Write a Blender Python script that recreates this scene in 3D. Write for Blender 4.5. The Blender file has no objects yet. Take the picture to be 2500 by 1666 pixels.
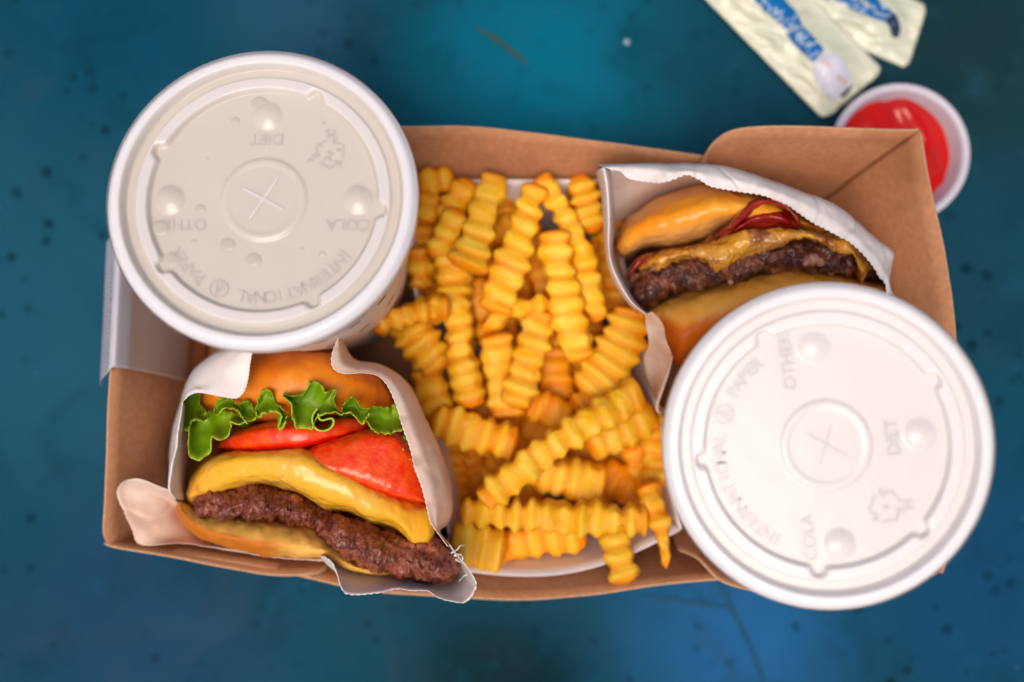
import bpy, math, random
import numpy as np
from mathutils import Vector, Matrix, noise as mn
random.seed(7)
scene = bpy.context.scene
COL = scene.collection
R = math.radians

# ------------------------------------------------------------------ camera, sky, sun, exposure
CAM_H, LENS = 0.42, 35.0                  # camera height above the table (m)
cam_d = bpy.data.cameras.new("camera"); cam = bpy.data.objects.new("camera", cam_d); COL.objects.link(cam)
cam.location = (0, 0, CAM_H); cam.rotation_euler = (0, 0, 0)
cam_d.lens = LENS; cam_d.sensor_width = 36; cam_d.clip_start = 0.01; cam_d.clip_end = 50
cam_d.dof.use_dof = True; cam_d.dof.focus_distance = 0.324; cam_d.dof.aperture_fstop = 3.8
scene.camera = cam

SUN_EL, SUN_AZ = R(74), R(205)            # azimuth from +Y towards +X
w = bpy.data.worlds.new("World"); scene.world = w; w.use_nodes = True
wn = w.node_tree; bg = wn.nodes["Background"]
sky = wn.nodes.new("ShaderNodeTexSky"); sky.sky_type = 'NISHITA'; sky.sun_disc = False
sky.sun_elevation = SUN_EL; sky.sun_rotation = SUN_AZ
sky.air_density = 1.0; sky.dust_density = 6.0; sky.ozone_density = 0.6
wn.links.new(sky.outputs[0], bg.inputs[0]); bg.inputs[1].default_value = 0.078
sl = bpy.data.lights.new("sun", 'SUN'); so = bpy.data.objects.new("sun", sl); COL.objects.link(so)
sl.energy = 1.5; sl.angle = R(40); sl.color = (1.0, 0.88, 0.76)
sd = Vector((math.sin(SUN_AZ)*math.cos(SUN_EL), math.cos(SUN_AZ)*math.cos(SUN_EL), math.sin(SUN_EL)))
so.rotation_euler = (-sd).to_track_quat('-Z', 'Y').to_euler(); so.location = sd*2
scene.view_settings.view_transform = 'Standard'; scene.view_settings.look = 'None'
scene.view_settings.exposure = 0.31; scene.view_settings.gamma = 1
scene.cycles.max_bounces = 8

# ------------------------------------------------------------------ helpers
K = 36.0/LENS/2500.0
def at(x, y, z):                          # a measured point of the photo (2500 px wide) at height z -> metres
    d = CAM_H - z
    return ((x-1250)*K*d, (833-y)*K*d, z)
def crop(ox, oy, s): return lambda pts: [(ox+p[0]/s, oy+p[1]/s)+tuple(p[2:]) for p in pts]
PB = crop(230, 800, 2.240); PR = crop(1400, 280, 2.178); PG = crop(900, 880, 2.614)

def catmull(pts, n):
    P = np.array(pts, float)
    if len(P) == 1: return np.repeat(P, n, 0)
    if len(P) == 2:
        t = np.linspace(0, 1, n)[:, None]; return P[0]*(1-t)+P[1]*t
    Q = np.vstack([2*P[0]-P[1], P, 2*P[-1]-P[-2]])
    out = []
    for i in range(1, len(Q)-2):
        p0, p1, p2, p3 = Q[i-1:i+3]
        for t in np.linspace(0, 1, 14, endpoint=False):
            out.append(0.5*((2*p1)+(-p0+p2)*t+(2*p0-5*p1+4*p2-p3)*t*t+(-p0+3*p1-3*p2+p3)*t**3))
    out.append(Q[-2]); O = np.array(out)
    d = np.r_[0, np.cumsum(np.linalg.norm(np.diff(O[:, :2], axis=0), axis=1)+1e-9)]
    u = np.linspace(0, d[-1], n)
    return np.stack([np.interp(u, d, O[:, k]) for k in range(O.shape[1])], 1)

def sst(a, b, x):
    t = min(1, max(0, (x-a)/(b-a))); return t*t*(3-2*t)
def tag(o, label=None, cat=None, group=None, kind=None):
    if label: o["label"] = label
    if cat: o["category"] = cat
    if group: o["group"] = group
    if kind: o["kind"] = kind
    return o
def thing(name, loc, label, cat, group=None):
    o = bpy.data.objects.new(name, None); o.empty_display_size = 0.01; COL.objects.link(o); o.location = loc
    return tag(o, label, cat, group)
def obj(name, V, F, mat, parent=None, local=False, smooth=True, attrs=None):
    V = np.array(V, float)
    o_loc = (0, 0, 0)
    if not local:
        if parent is not None: V = V-np.array(parent.location)
        else:
            c = (V.min(0)+V.max(0))/2; c[2] = V[:, 2].min(); V = V-c; o_loc = tuple(c)
    me = bpy.data.meshes.new(name); me.from_pydata(V.tolist(), [], [tuple(f) for f in F]); me.update()
    if smooth: me.polygons.foreach_set("use_smooth", [True]*len(me.polygons))
    if attrs:
        for k, a in attrs.items():
            at_ = me.attributes.new(k, 'FLOAT', 'POINT'); at_.data.foreach_set("value", np.array(a, np.float32))
    me.materials.append(mat)
    o = bpy.data.objects.new(name, me); COL.objects.link(o); o.location = o_loc
    if parent is not None: o.parent = parent
    return o
def grid_faces(nu, nv, close_v=False):
    F = []
    for i in range(nu-1):
        for j in range(nv if close_v else nv-1):
            a = i*nv+j; b = i*nv+(j+1) % nv
            F.append((a, b, b+nv, a+nv))
    return F
def normals(V, F):
    V = np.array(V); F = np.array(F); N = np.zeros_like(V)
    fn = np.cross(V[F[:, 2]]-V[F[:, 0]], V[F[:, 3]]-V[F[:, 1]])
    for k in range(4): np.add.at(N, F[:, k], fn)
    return N/(np.linalg.norm(N, axis=1)[:, None]+1e-12)
def fbm(p, s, oct=3): return mn.fractal(Vector(p)*s, 0.9, 2.0, oct)

def slab(name, up, lo, z0, hu, hd, mat, parent=None, ns=90, nc=32, ex=0.7, endp=8, noise=None, zs=None, mask=None, zcap=0.012, tilt=0.0, jag=0.0, lean=0.0):
    """closed lens-shaped layer between an upper and a lower outline, crest at z0+hu, root at z0-hd"""
    U = catmull(up, ns); L = catmull(lo, ns); V = []; M = []
    if jag:
        for i in range(ns): L[i][1] += jag*(1.6*mn.noise(Vector((i*.21, jag, 0)))+mn.noise(Vector((i*.63, jag, 5))))
    for i in range(ns):
        s = i/(ns-1); e = max(0.0, 1-abs(2*s-1)**endp)**(1/endp)
        C = (U[i]+L[i])/2; H = (U[i]-L[i])/2; dz = zs(s) if zs else 0
        for j in range(nc):
            nt_ = int(nc*.72); th = math.pi*j/nt_ if j < nt_ else math.pi+math.pi*(j-nt_)/(nc-nt_); c, q = math.cos(th), math.sin(th)
            la = math.copysign(abs(c)**ex, c)*max(e, 0.02); ve = math.copysign(abs(q)**ex, q)*max(e, 0.02)
            z = max(zcap, z0+dz+(hu if q > 0 else hd)*ve-tilt*la*e)
            zr_ = max(z, z0+dz-tilt*la*e) if q < 0 else z
            P_ = at(C[0]+H[0]*la, C[1]+H[1]*la, zr_); dr = zr_-z
            V.append((P_[0]-.3*dr*(P_[0] < -.09)*-1, P_[1]+lean*dr, z)); M.append(mask(s, c, q) if mask else 0.0)
    F = grid_faces(ns, nc, True)
    if noise:
        N = normals(V, F); V = np.array(V)
        sgn = 1 if (N[(ns//2)*nc+nc//4][2] > 0) else -1
        for amp, fr, oc in noise:
            fn_ = (lambda p: 1.0-2.4*abs(mn.noise(Vector(p)*fr))-1.2*abs(mn.noise(Vector(p)*fr*2.1))) if oc == 0 else (lambda p: fbm(p, fr, oc))
            V = V+N*sgn*np.array([amp*fn_(p) for p in V])[:, None]
    F = F+[tuple(range(nc))[::-1], tuple(range((ns-1)*nc, ns*nc))]
    return obj(name, V, F, mat, parent, attrs={"mask": M})

def sheet(name, rows, mat, parent=None, nu=90, nv=14, thick=0.00022, wr=None, serr=None, mask=None, pxz=True):
    """curved thin sheet through control rows of (x, y, z); serr = [(row, amp, waves)] makes pinked edges"""
    Rr = [catmull(r, nu) for r in rows]
    G = np.array([catmull([r[i] for r in Rr], nv) if len(Rr) > 2 else
                  np.array([Rr[0][i]*(1-t)+Rr[1][i]*t for t in np.linspace(0, 1, nv)]) for i in range(nu)])
    if serr:
        for end, amp, waves in serr:
            k = 0 if end == 0 else nv-1; k2 = 1 if end == 0 else nv-2
            for i in range(nu):
                d = G[i, k]-G[i, k2]; d[2] = 0; d = d/(np.linalg.norm(d)+1e-6)
                G[i, k] += d*amp*abs(((i/(nu-1)*waves) % 1)*2-1)
    V = [at(*p) if pxz else tuple(p) for p in G.reshape(-1, 3)]
    if wr:
        for amp, fr in wr:
            crs = lambda x, y: 1.6*max(0, 1-7*abs(mn.noise(Vector((x*fr*.45+3, y*fr*.45, fr)))))
            V = [(x, y, z+amp*(fbm((x, y, z*0.3+0.7), fr, 2)-crs(x, y))) for x, y, z in V]
    F = grid_faces(nu, nv)
    if normals(V, F)[:, 2].mean() < 0: F = [f[::-1] for f in F]
    M = None
    if mask: M = {"mask": [mask(i/(nu-1), j/(nv-1)) for i in range(nu) for j in range(nv)]}
    o = obj(name, V, F, mat, parent, attrs=M)
    m = o.modifiers.new("thickness", 'SOLIDIFY'); m.thickness = thick; m.offset = -1
    return o

# ------------------------------------------------------------------ materials
def mat(name, c1, c2=None, scale=200, rough=0.5, sss=0, sss_r=(1, .4, .2), sss_s=0.003, bump=0, bump_scale=900, coat=0,
        c3=None, detail=4, lo=0.35, hi=0.65, trans=0, objvar=0, c4=None, scale4=60, lo4=.5, hi4=.62, spec=0.5):
    m = bpy.data.materials.new(name); m.use_nodes = True; nt = m.node_tree; b = nt.nodes["Principled BSDF"]
    L = nt.links.new; N = nt.nodes.new
    tc = N("ShaderNodeTexCoord")
    def mixn(f, a, c):
        x = N("ShaderNodeMix"); x.data_type = 'RGBA'
        for s, v in ((x.inputs[0], f), (x.inputs[6], a), (x.inputs[7], c)):
            if hasattr(v, "node"): L(v, s)
            elif isinstance(v, (tuple, list)): s.default_value = tuple(v)+(1,)
            else: s.default_value = v
        return x.outputs[2]
    def nz(sc, d, l, h):
        n = N("ShaderNodeTexNoise"); n.inputs["Scale"].default_value = sc; n.inputs["Detail"].default_value = d
        L(tc.outputs["Object"], n.inputs["Vector"])
        r = N("ShaderNodeMapRange"); r.inputs[1].default_value = l; r.inputs[2].default_value = h
        L(n.outputs[0], r.inputs[0]); return r.outputs[0], n.outputs[0]
    col = tuple(c1)
    if c2 is not None:
        f, _ = nz(scale, detail, lo, hi); col = mixn(f, tuple(c1), tuple(c2))
    if c4 is not None:
        f, _ = nz(scale4, 3, lo4, hi4); col = mixn(f, col, tuple(c4))
    if c3 is not None:
        a = N("ShaderNodeAttribute"); a.attribute_name = "mask"; col = mixn(a.outputs["Fac"], col, tuple(c3))
    if objvar:
        oi = N("ShaderNodeObjectInfo"); hs = N("ShaderNodeHueSaturation")
        r1 = N("ShaderNodeMapRange"); r1.inputs[3].default_value = 1-objvar; r1.inputs[4].default_value = 1+objvar*0.6
        L(oi.outputs["Random"], r1.inputs[0]); L(r1.outputs[0], hs.inputs["Value"])
        if hasattr(col, "node"): L(col, hs.inputs["Color"])
        col = hs.outputs[0]
    if hasattr(col, "node"): L(col, b.inputs["Base Color"])
    else: b.inputs["Base Color"].default_value = col+(1,)
    b.inputs["Roughness"].default_value = rough
    b.inputs["Specular IOR Level"].default_value = spec
    if sss:
        b.inputs["Subsurface Weight"].default_value = sss; b.inputs["Subsurface Radius"].default_value = sss_r
        b.inputs["Subsurface Scale"].default_value = sss_s
    if coat:
        b.inputs["Coat Weight"].default_value = coat; b.inputs["Coat Roughness"].default_value = 0.12
    if bump:
        _, h = nz(bump_scale, 5, 0, 1); bn = N("ShaderNodeBump"); bn.inputs["Strength"].default_value = bump
        bn.inputs["Distance"].default_value = 0.0006; L(h, bn.inputs["Height"]); L(bn.outputs[0], b.inputs["Normal"])
    if trans:
        t = N("ShaderNodeBsdfTranslucent"); ms = N("ShaderNodeMixShader"); ms.inputs[0].default_value = trans
        if hasattr(col, "node"): L(col, t.inputs[0])
        else: t.inputs[0].default_value = col+(1,)
        L(b.outputs[0], ms.inputs[1]); L(t.outputs[0], ms.inputs[2]); L(ms.outputs[0], nt.nodes["Material Output"].inputs[0])
    return m

KRAFT = mat("kraft_board", (.55, .262, .135), (.47, .215, .105), 420, .75, bump=.4, bump_scale=1200, c4=(.38, .17, .076), scale4=38, lo4=.54, hi4=.78, spec=.2)
KRAFT_EDGE = mat("kraft_cut_edge", (.62, .38, .22), (.50, .28, .15), 900, .85)
PAPER = mat("wax_paper", (.95, .90, .89), (.90, .83, .82), 70, .4, bump=.5, bump_scale=200, trans=.16, spec=.35, c4=(.88, .72, .62), scale4=26, lo4=.60, hi4=.72)
PAPER_G = mat("bounce_tinted_greasy_paper", (.95, .80, .71), (.90, .68, .55), 45, .36, bump=.5, bump_scale=200, trans=.28, spec=.35, c4=(.86, .56, .38), scale4=34, lo4=.56, hi4=.70)  # peach base paints in warm bounce off the food; darker patches are grease
SLIP = mat("thin_print_paper", (.74, .72, .80), (.68, .66, .74), 60, .35, trans=.3, c3=(.58, .44, .38))
BOAT = mat("white_board", (.80, .75, .77), (.74, .69, .71), 90, .5)
BUN = mat("bun_crust", (.80, .21, .006), (.84, .29, .02), 45, .36, bump=.3, bump_scale=330, c3=(.90, .46, .12), c4=(.62, .12, .003), scale4=38, lo4=.52, hi4=.78, spec=.35)
BUN2 = mat("bun_crust_golden", (.90, .30, .006), (.95, .46, .05), 40, .28, bump=.35, bump_scale=300, c3=(.97, .66, .27), c4=(.68, .15, .004), scale4=34, lo4=.54, hi4=.78, spec=.4)
HEEL2 = mat("bun_heel_toasted", (.98, .48, .075), (.95, .40, .05), 60, .45, bump=.35, bump_scale=600, c3=(.80, .18, .003), spec=.35)
HEEL = mat("bun_heel", (.95, .56, .13), (.88, .46, .08), 60, .55, sss=.15, bump=.3, bump_scale=700, c3=(.60, .17, .010), spec=.3)
PATTY = mat("seared_beef", (.11, .018, .014), (.27, .058, .028), 140, .25, bump=.9, bump_scale=1300, c3=(.50, .17, .075), c4=(.40, .11, .045), scale4=110, lo4=.55, hi4=.66, coat=.35, spec=.45)
PATTY2 = mat("charred_beef", (.045, .012, .012), (.20, .055, .028), 150, .28, bump=.9, bump_scale=1300, c4=(.40, .15, .07), scale4=100, lo4=.56, hi4=.68, coat=.35, spec=.4)
CHEESE = mat("melted_cheese", (.95, .47, .006), (.88, .48, .07), 45, .2, sss=.1, sss_r=(1, .5, .1), bump=.2, bump_scale=420, coat=.5, c3=(.60, .28, .06), c4=(.70, .35, .05), scale4=240, lo4=.60, hi4=.70, spec=.3)
CHEESE2 = mat("browned_cheese", (.90, .43, .025), (.62, .27, .06), 130, .25, sss=.1, sss_r=(1, .5, .1), bump=.5, bump_scale=500, coat=.5, c4=(.34, .11, .035), scale4=110, lo4=.54, hi4=.64)
TOM = mat("tomato_flesh", (.84, .030, .003), (.90, .10, .008), 300, .2, sss=.08, sss_r=(1, .15, .05), bump=.7, bump_scale=420, coat=.45, c3=(.74, .002, .002), spec=.35)
BACON = mat("bacon", (.25, .003, .005), (.40, .03, .016), 130, .2, bump=.25, bump_scale=500, coat=.3, spec=.3)
LEAF = mat("lettuce_leaf", (.29, .52, .008), (.16, .34, .004), 110, .38, bump=.5, bump_scale=380, c3=(.56, .70, .05), trans=.3, spec=.35)
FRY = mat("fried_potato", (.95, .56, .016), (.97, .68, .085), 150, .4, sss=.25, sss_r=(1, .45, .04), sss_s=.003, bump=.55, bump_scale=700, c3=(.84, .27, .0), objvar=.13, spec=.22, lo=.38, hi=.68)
CUPP = mat("cup_board", (.80, .70, .62), (.76, .66, .58), 80, .5)
INK = mat("grey_ink", (.14, .17, .17), None, rough=.6)
LID1 = mat("lid_plastic_cream", (.685, .625, .565), (.625, .56, .50), 14, .18, sss=.4, sss_r=(1, .9, .75), sss_s=.003, bump=.03, bump_scale=300, c3=(.82, .80, .84), spec=.5)
RIM1 = mat("lid_rim_plastic", (.84, .80, .80), None, rough=.22, sss=.3, sss_r=(1, .9, .8), sss_s=.002)
LID2 = mat("lid_plastic_white", (.80, .77, .76), (.765, .725, .715), 16, .2, sss=.4, sss_r=(1, .95, .9), sss_s=.003, bump=.03, bump_scale=300, c3=(.84, .83, .85), spec=.45)
DROP = mat("water_drop", (.86, .80, .72), None, rough=.08)
_b = DROP.node_tree.nodes["Principled BSDF"]; _b.inputs["Transmission Weight"].default_value = .45; _b.inputs["IOR"].default_value = 1.33
PORTION = mat("portion_cup_plastic", (.78, .74, .84), None, rough=.25, sss=.3, sss_r=(1, .9, 1), sss_s=.002, trans=.25)
KETCHUP = mat("ketchup", (.60, .004, .001), (.50, .002, .001), 60, .1, bump=.2, bump_scale=160, spec=.5)
SACHET = mat("sachet_foil", (.74, .73, .58), (.62, .66, .52), 45, .28, bump=.6, bump_scale=160, spec=.6)
BLUE = mat("blue_print", (.0, .17, .50), (.0, .14, .42), 90, .3)
NAVY = mat("navy_print", (.008, .03, .09), None, rough=.4)
SILVER = mat("silver_print", (.72, .72, .84), (.62, .62, .75), 200, .25)
WHITEINK = mat("white_print", (.62, .74, .86), None, rough=.4)
BRONZE = mat("peach_print", (.85, .58, .45), None, rough=.3)

def table_material():
    m = bpy.data.materials.new("weathered_teal_and_reflections"); m.use_nodes = True; nt = m.node_tree; b = nt.nodes["Principled BSDF"]
    L = nt.links.new; N = nt.nodes.new; tc = N("ShaderNodeTexCoord")
    def mix(f, a, c):
        x = N("ShaderNodeMix"); x.data_type = 'RGBA'
        for s, v in ((x.inputs[0], f), (x.inputs[6], a), (x.inputs[7], c)):
            if hasattr(v, "node"): L(v, s)
            elif isinstance(v, tuple): s.default_value = v+(1,)
            else: s.default_value = v
        return x.outputs[2]
    def mr(v, l, h, a=0, c=1):
        r = N("ShaderNodeMapRange"); r.interpolation_type = 'SMOOTHSTEP'; L(v, r.inputs[0])
        for i, q in zip((1, 2, 3, 4), (l, h, a, c)): r.inputs[i].default_value = q
        return r.outputs[0]
    def nz(sc, d=4, rough=.5, dist=0):
        n = N("ShaderNodeTexNoise"); n.inputs["Scale"].default_value = sc; n.inputs["Detail"].default_value = d
        n.inputs["Roughness"].default_value = rough; n.inputs["Distortion"].default_value = dist
        L(tc.outputs["Object"], n.inputs["Vector"]); return n.outputs[0]
    def blob(x, y, r):                   # soft round patch mask; tints painted-in reflections, also thins the specks
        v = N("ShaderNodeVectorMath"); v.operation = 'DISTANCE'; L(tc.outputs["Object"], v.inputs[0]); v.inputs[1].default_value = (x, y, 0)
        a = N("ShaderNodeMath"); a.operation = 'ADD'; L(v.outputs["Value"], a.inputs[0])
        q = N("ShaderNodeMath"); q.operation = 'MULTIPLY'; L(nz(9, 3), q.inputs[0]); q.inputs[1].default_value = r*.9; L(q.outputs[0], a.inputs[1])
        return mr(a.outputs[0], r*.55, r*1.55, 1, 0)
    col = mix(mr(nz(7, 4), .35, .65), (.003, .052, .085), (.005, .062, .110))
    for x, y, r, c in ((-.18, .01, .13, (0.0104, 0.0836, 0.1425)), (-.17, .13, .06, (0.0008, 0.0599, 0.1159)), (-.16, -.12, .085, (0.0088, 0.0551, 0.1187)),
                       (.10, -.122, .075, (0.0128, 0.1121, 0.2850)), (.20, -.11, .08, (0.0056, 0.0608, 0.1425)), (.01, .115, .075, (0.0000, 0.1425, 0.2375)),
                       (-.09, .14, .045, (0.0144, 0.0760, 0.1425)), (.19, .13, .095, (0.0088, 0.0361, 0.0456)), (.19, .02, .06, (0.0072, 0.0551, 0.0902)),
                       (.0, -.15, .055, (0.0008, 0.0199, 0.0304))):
        col = mix(blob(x, y, r), col, c)  # blue sky and dark overhead reflections painted into the base colour
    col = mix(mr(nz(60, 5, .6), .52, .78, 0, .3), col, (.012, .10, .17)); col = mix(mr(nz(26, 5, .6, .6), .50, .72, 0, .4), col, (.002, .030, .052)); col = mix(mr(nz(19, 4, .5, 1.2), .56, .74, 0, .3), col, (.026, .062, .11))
    vo = N("ShaderNodeTexVoronoi"); vo.inputs["Scale"].default_value = 88; L(tc.outputs["Object"], vo.inputs["Vector"])
    sp = mr(vo.outputs["Distance"], .10, .30, 1, 0)
    gate = mr(nz(9, 3), .42, .60, 0, .8)
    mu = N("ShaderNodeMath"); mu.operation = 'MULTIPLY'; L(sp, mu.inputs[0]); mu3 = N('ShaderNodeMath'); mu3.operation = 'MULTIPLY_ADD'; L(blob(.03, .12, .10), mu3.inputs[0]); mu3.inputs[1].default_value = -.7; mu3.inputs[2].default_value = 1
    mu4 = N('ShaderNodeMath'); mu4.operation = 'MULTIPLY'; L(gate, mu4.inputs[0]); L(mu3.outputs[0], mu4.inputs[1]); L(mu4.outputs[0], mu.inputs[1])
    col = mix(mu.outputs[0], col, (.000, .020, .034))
    vo2 = N("ShaderNodeTexVoronoi"); vo2.inputs["Scale"].default_value = 42; L(tc.outputs["Object"], vo2.inputs["Vector"])
    sp2 = mr(vo2.outputs["Distance"], .02, .06, .4, 0); col = mix(sp2, col, (.05, .15, .22))
    b.inputs['Specular IOR Level'].default_value = .04; L(col, b.inputs["Base Color"]); L(mr(nz(30), .3, .7, .45, .62), b.inputs["Roughness"])
    bn = N("ShaderNodeBump"); bn.inputs["Strength"].default_value = .2; bn.inputs["Distance"].default_value = .0006
    L(nz(350, 4), bn.inputs["Height"]); L(bn.outputs[0], b.inputs["Normal"])
    return m
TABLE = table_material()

# ------------------------------------------------------------------ the table
def boxmesh(x0, x1, y0, y1, z0, z1):
    V = [(x, y, z) for z in (z0, z1) for y in (y0, y1) for x in (x0, x1)]
    return V, [(0, 2, 3, 1), (4, 5, 7, 6), (0, 1, 5, 4), (2, 6, 7, 3), (0, 4, 6, 2), (1, 3, 7, 5)]
V, F = boxmesh(-1.2, 1.2, -.9, .9, -.04, 0)
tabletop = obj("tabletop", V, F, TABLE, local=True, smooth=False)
tag(tabletop, "weathered teal painted tabletop with painted-in blue reflections and dark specks", kind="structure")
CRACK = mat("dark_paint_line", (.005, .066, .15), (.006, .08, .18), 300, .5, spec=.1)
SCR = mat("worn_scratch", (.04, .085, .085), (.02, .09, .10), 300, .55, spec=.1)
def stroke(name, pts, wpx, m, parent, z=.0002):
    P = catmull([at(x, y, z) for x, y in pts], 24); V = []
    for i, p in enumerate(P):
        t = P[min(i+1, 23)]-P[max(i-1, 0)]; n = np.array([-t[1], t[0], 0]); n /= np.linalg.norm(n)
        ww = wpx*K*(CAM_H-z)/2*(.75+.5*mn.noise(Vector((i*.4, wpx, .3))))*min(1, .3+i/5, .3+(23-i)/5)
        V += [p+n*ww, p-n*ww]
    F = [(2*i, 2*i+1, 2*i+3, 2*i+2) for i in range(23)]
    if normals(V, F)[:, 2].mean() < 0: F = [f[::-1] for f in F]
    return obj(name, V, F, m, parent)
stroke("paint_line", [(1748, 1400), (1784, 1480), (1830, 1575), (1872, 1680)], 22, CRACK, tabletop)
stroke("paint_line", [(1560, 1458), (1680, 1472), (1788, 1484)], 20, CRACK, tabletop, .0003)
stroke("scratch", [(1158, 66), (1205, 92), (1290, 158)], 16, SCR, tabletop)
stroke("scratch", [(1524, 97), (1530, 103), (1534, 110)], 16, mat("paint_chip", (.22, .34, .42)), tabletop)

# ------------------------------------------------------------------ the cardboard tray
tray = thing("cardboard_tray", (0, 0, .0005), "open brown kraft cardboard tray holding the burgers, fries and drinks", "tray")
FL = [(-.126, .052), (.124, .054), (.131, -.078), (-.128, -.072)]      # floor corners TL TR BR BL
V, F = [], []
g = 14
for i in range(g):
    for j in range(g):
        u, v = i/(g-1), j/(g-1)
        a = np.array(FL[0])*(1-u)+np.array(FL[1])*u; b = np.array(FL[3])*(1-u)+np.array(FL[2])*u
        p = (a*(1-v)+b*v)*1.018; V.append((p[0], p[1], .0015+.0003*mn.noise(Vector((p[0]*40, p[1]*40, 0)))))
o = obj("tray_base", V, [f[::-1] for f in grid_faces(g, g)] if normals(V, grid_faces(g, g))[:, 2].mean() < 0 else grid_faces(g, g), KRAFT, tray)
m = o.modifiers.new("thickness", 'SOLIDIFY'); m.thickness = .0007
def wall(name, rim, foot, nu=70, nv=12, label=None, bow=.002):
    """rim: (px, py, z) list; foot: world (x, y) list on the tray floor"""
    Rm = np.array([at(*p) for p in catmull(rim, nu)]); Ft = catmull([(x, y, .0018) for x, y in foot], nu); V = []
    c = np.array([0, 0, 0])
    for i in range(nu):
        for j in range(nv):
            t = j/(nv-1); p = Ft[i]*(1-t)+Rm[i]*t
            out = p-c; out[2] = 0; out /= np.linalg.norm(out)
            p = p-out*bow*math.sin(math.pi*t)+out*.0006*fbm(p, 30, 2)
            V.append(p)
    F = grid_faces(nu, nv); N = normals(V, F)
    if (N*(-np.array(V)*[1, 1, 0]+[0, 0, .05])).sum() < 0: F = [f[::-1] for f in F]
    o = obj(name, V, F, KRAFT, tray)
    m = o.modifiers.new("thickness", 'SOLIDIFY'); m.thickness = .0008; m.offset = -1; o.data.materials.append(KRAFT_EDGE); m.material_offset_rim = 1
    if label: o["label"] = label
    return o
wall("tray_wall", [(330, 350, .064), (300, 470, .065), (284, 640, .066), (272, 900, .066), (258, 1200, .066), (253, 1290, .065), (258, 1318, .062), (272, 1332, .06)],
     [(-.126, .052), (-.127, 0), (-.128, -.05), (-.128, -.072)], label="left side of the tray")
wall("tray_wall", [(330, 345, .062), (600, 318, .06), (1000, 312, .058), (1150, 311, .057), (1280, 325, .055), (1500, 354, .052), (1700, 380, .05), (1760, 392, .046)],
     [(-.126, .052), (0, .053), (.068, .0545)], label="far side of the tray")
wall("tray_wall", [(2242, 319, .068), (2262, 420, .068), (2306, 637, .067), (2332, 834, .066), (2342, 1100, .065), (2308, 1375, .062), (2288, 1398, .058)],
     [(.124, .054), (.1265, .01), (.129, -.04), (.131, -.078)], label="right side of the tray")
wall("tray_wall", [(276, 1328, .058), (600, 1376, .058), (900, 1440, .058), (1160, 1457, .058), (1300, 1459, .058), (1450, 1448, .058), (1745, 1412, .057), (2000, 1420, .057), (2290, 1398, .057)],
     [(-.128, -.072), (0, -.0755), (.131, -.078)], label="near side of the tray")
wall("tray_flap", [(1727, 400, .050), (1733, 372, .056), (1752, 342, .062), (1790, 321, .066), (1850, 313, .067), (1930, 311, .067), (2080, 316, .068), (2215, 321, .0682), (2242, 319, .068)],
     [(.060, .0520), (.09, .0525), (.124, .054)], label="rounded corner flap of the tray")
wall("tray_flap", [(254, 1324, .061), (285, 1335, .061), (422, 1358, .061), (560, 1385, .061), (660, 1401, .061), (745, 1402, .060), (790, 1392, .056), (805, 1372, .05)],
     [(-.1275, -.0715), (-.09, -.0705), (-.055, -.0695)], label="rounded near-left flap of the tray", bow=.001)
wall("tray_flap", [(1655, 1340, .050), (1705, 1362, .058), (1752, 1409, .062), (1800, 1430, .063), (1870, 1440, .063), (2100, 1440, .063), (2288, 1398, .062)],
     [(.062, -.0655), (.095, -.074), (.130, -.0765)], label="near-right flap of the tray", bow=.001)

# ------------------------------------------------------------------ paper slip over the tray's left rim
sl_ = thing("paper_slip", at(300, 800, .06), "thin white printed paper slip folded over the left rim of the tray", "paper")
rows = []
for y, dx in ((560, 10), (650, 6), (740, 2), (830, 0), (902, -2)):
    rm = 284-(y-640)*.052
    rows.append([(rm-22, y+44, .040), (rm-26-dx*.2, y+30, .050), (rm-8, y+8, .067), (rm+2, y-4, .0695), (rm+14, y-5, .0688), (rm+60, y+2, .0590), (rm+120, y+14, .0455), (rm+172, y+26, .031), (rm+192, y+32, .022)])
rows = [list(r) for r in zip(*rows)]
sheet("folded_sheet", rows, SLIP, sl_, nu=50, nv=40, thick=.0002, mask=lambda u, v: sst(.36, .42, v))
V, F = [], []
for k in range(26):
    y = 640+k*10.2; rm = 284-(y-640)*.052; l = random.uniform(2.5, 6.5); x = rm-11+random.uniform(-1, 1)
    b = len(V)
    for px, py in ((x-1.7, y), (x+1.7, y), (x+1.5, y+l), (x-1.9, y+l)): V.append(at(px, py+8, .0685))
    F.append((b, b+3, b+2, b+1))
o = obj("printed_line", V, F, INK, sl_, smooth=False)

# ------------------------------------------------------------------ drink cups
def lathe(prof, n=96, cap=False):
    V = [(r*math.cos(2*math.pi*i/n), r*math.sin(2*math.pi*i/n), z) for r, z in prof for i in range(n)]
    F = grid_faces(len(prof), n, True); F = [f[::-1] for f in F]
    return V, F
EMB = .00018
def text_verts(s, size):
    cu = bpy.data.curves.new("t", 'FONT'); cu.body = s; cu.size = size; cu.align_x = 'CENTER'; cu.align_y = 'CENTER'; cu.extrude = EMB; cu.resolution_u = 3
    ob = bpy.data.objects.new("t", cu); COL.objects.link(ob)
    bpy.context.view_layer.update()
    me = bpy.data.meshes.new_from_object(ob.evaluated_get(bpy.context.evaluated_depsgraph_get()))
    V = np.array([v.co[:] for v in me.vertices]).reshape(-1, 3); F = [tuple(p.vertices) for p in me.polygons]
    bpy.data.objects.remove(ob); bpy.data.curves.remove(cu); bpy.data.meshes.remove(me)
    return V, F
def place_text(parts, s, size, x, y, ang, z):
    V, F = text_verts(s, size); c, q = math.cos(ang), math.sin(ang)
    V2 = np.stack([V[:, 0]*c-V[:, 1]*q+x, V[:, 0]*q+V[:, 1]*c+y, V[:, 2]+z], 1)
    parts.append((V2, F))
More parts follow.
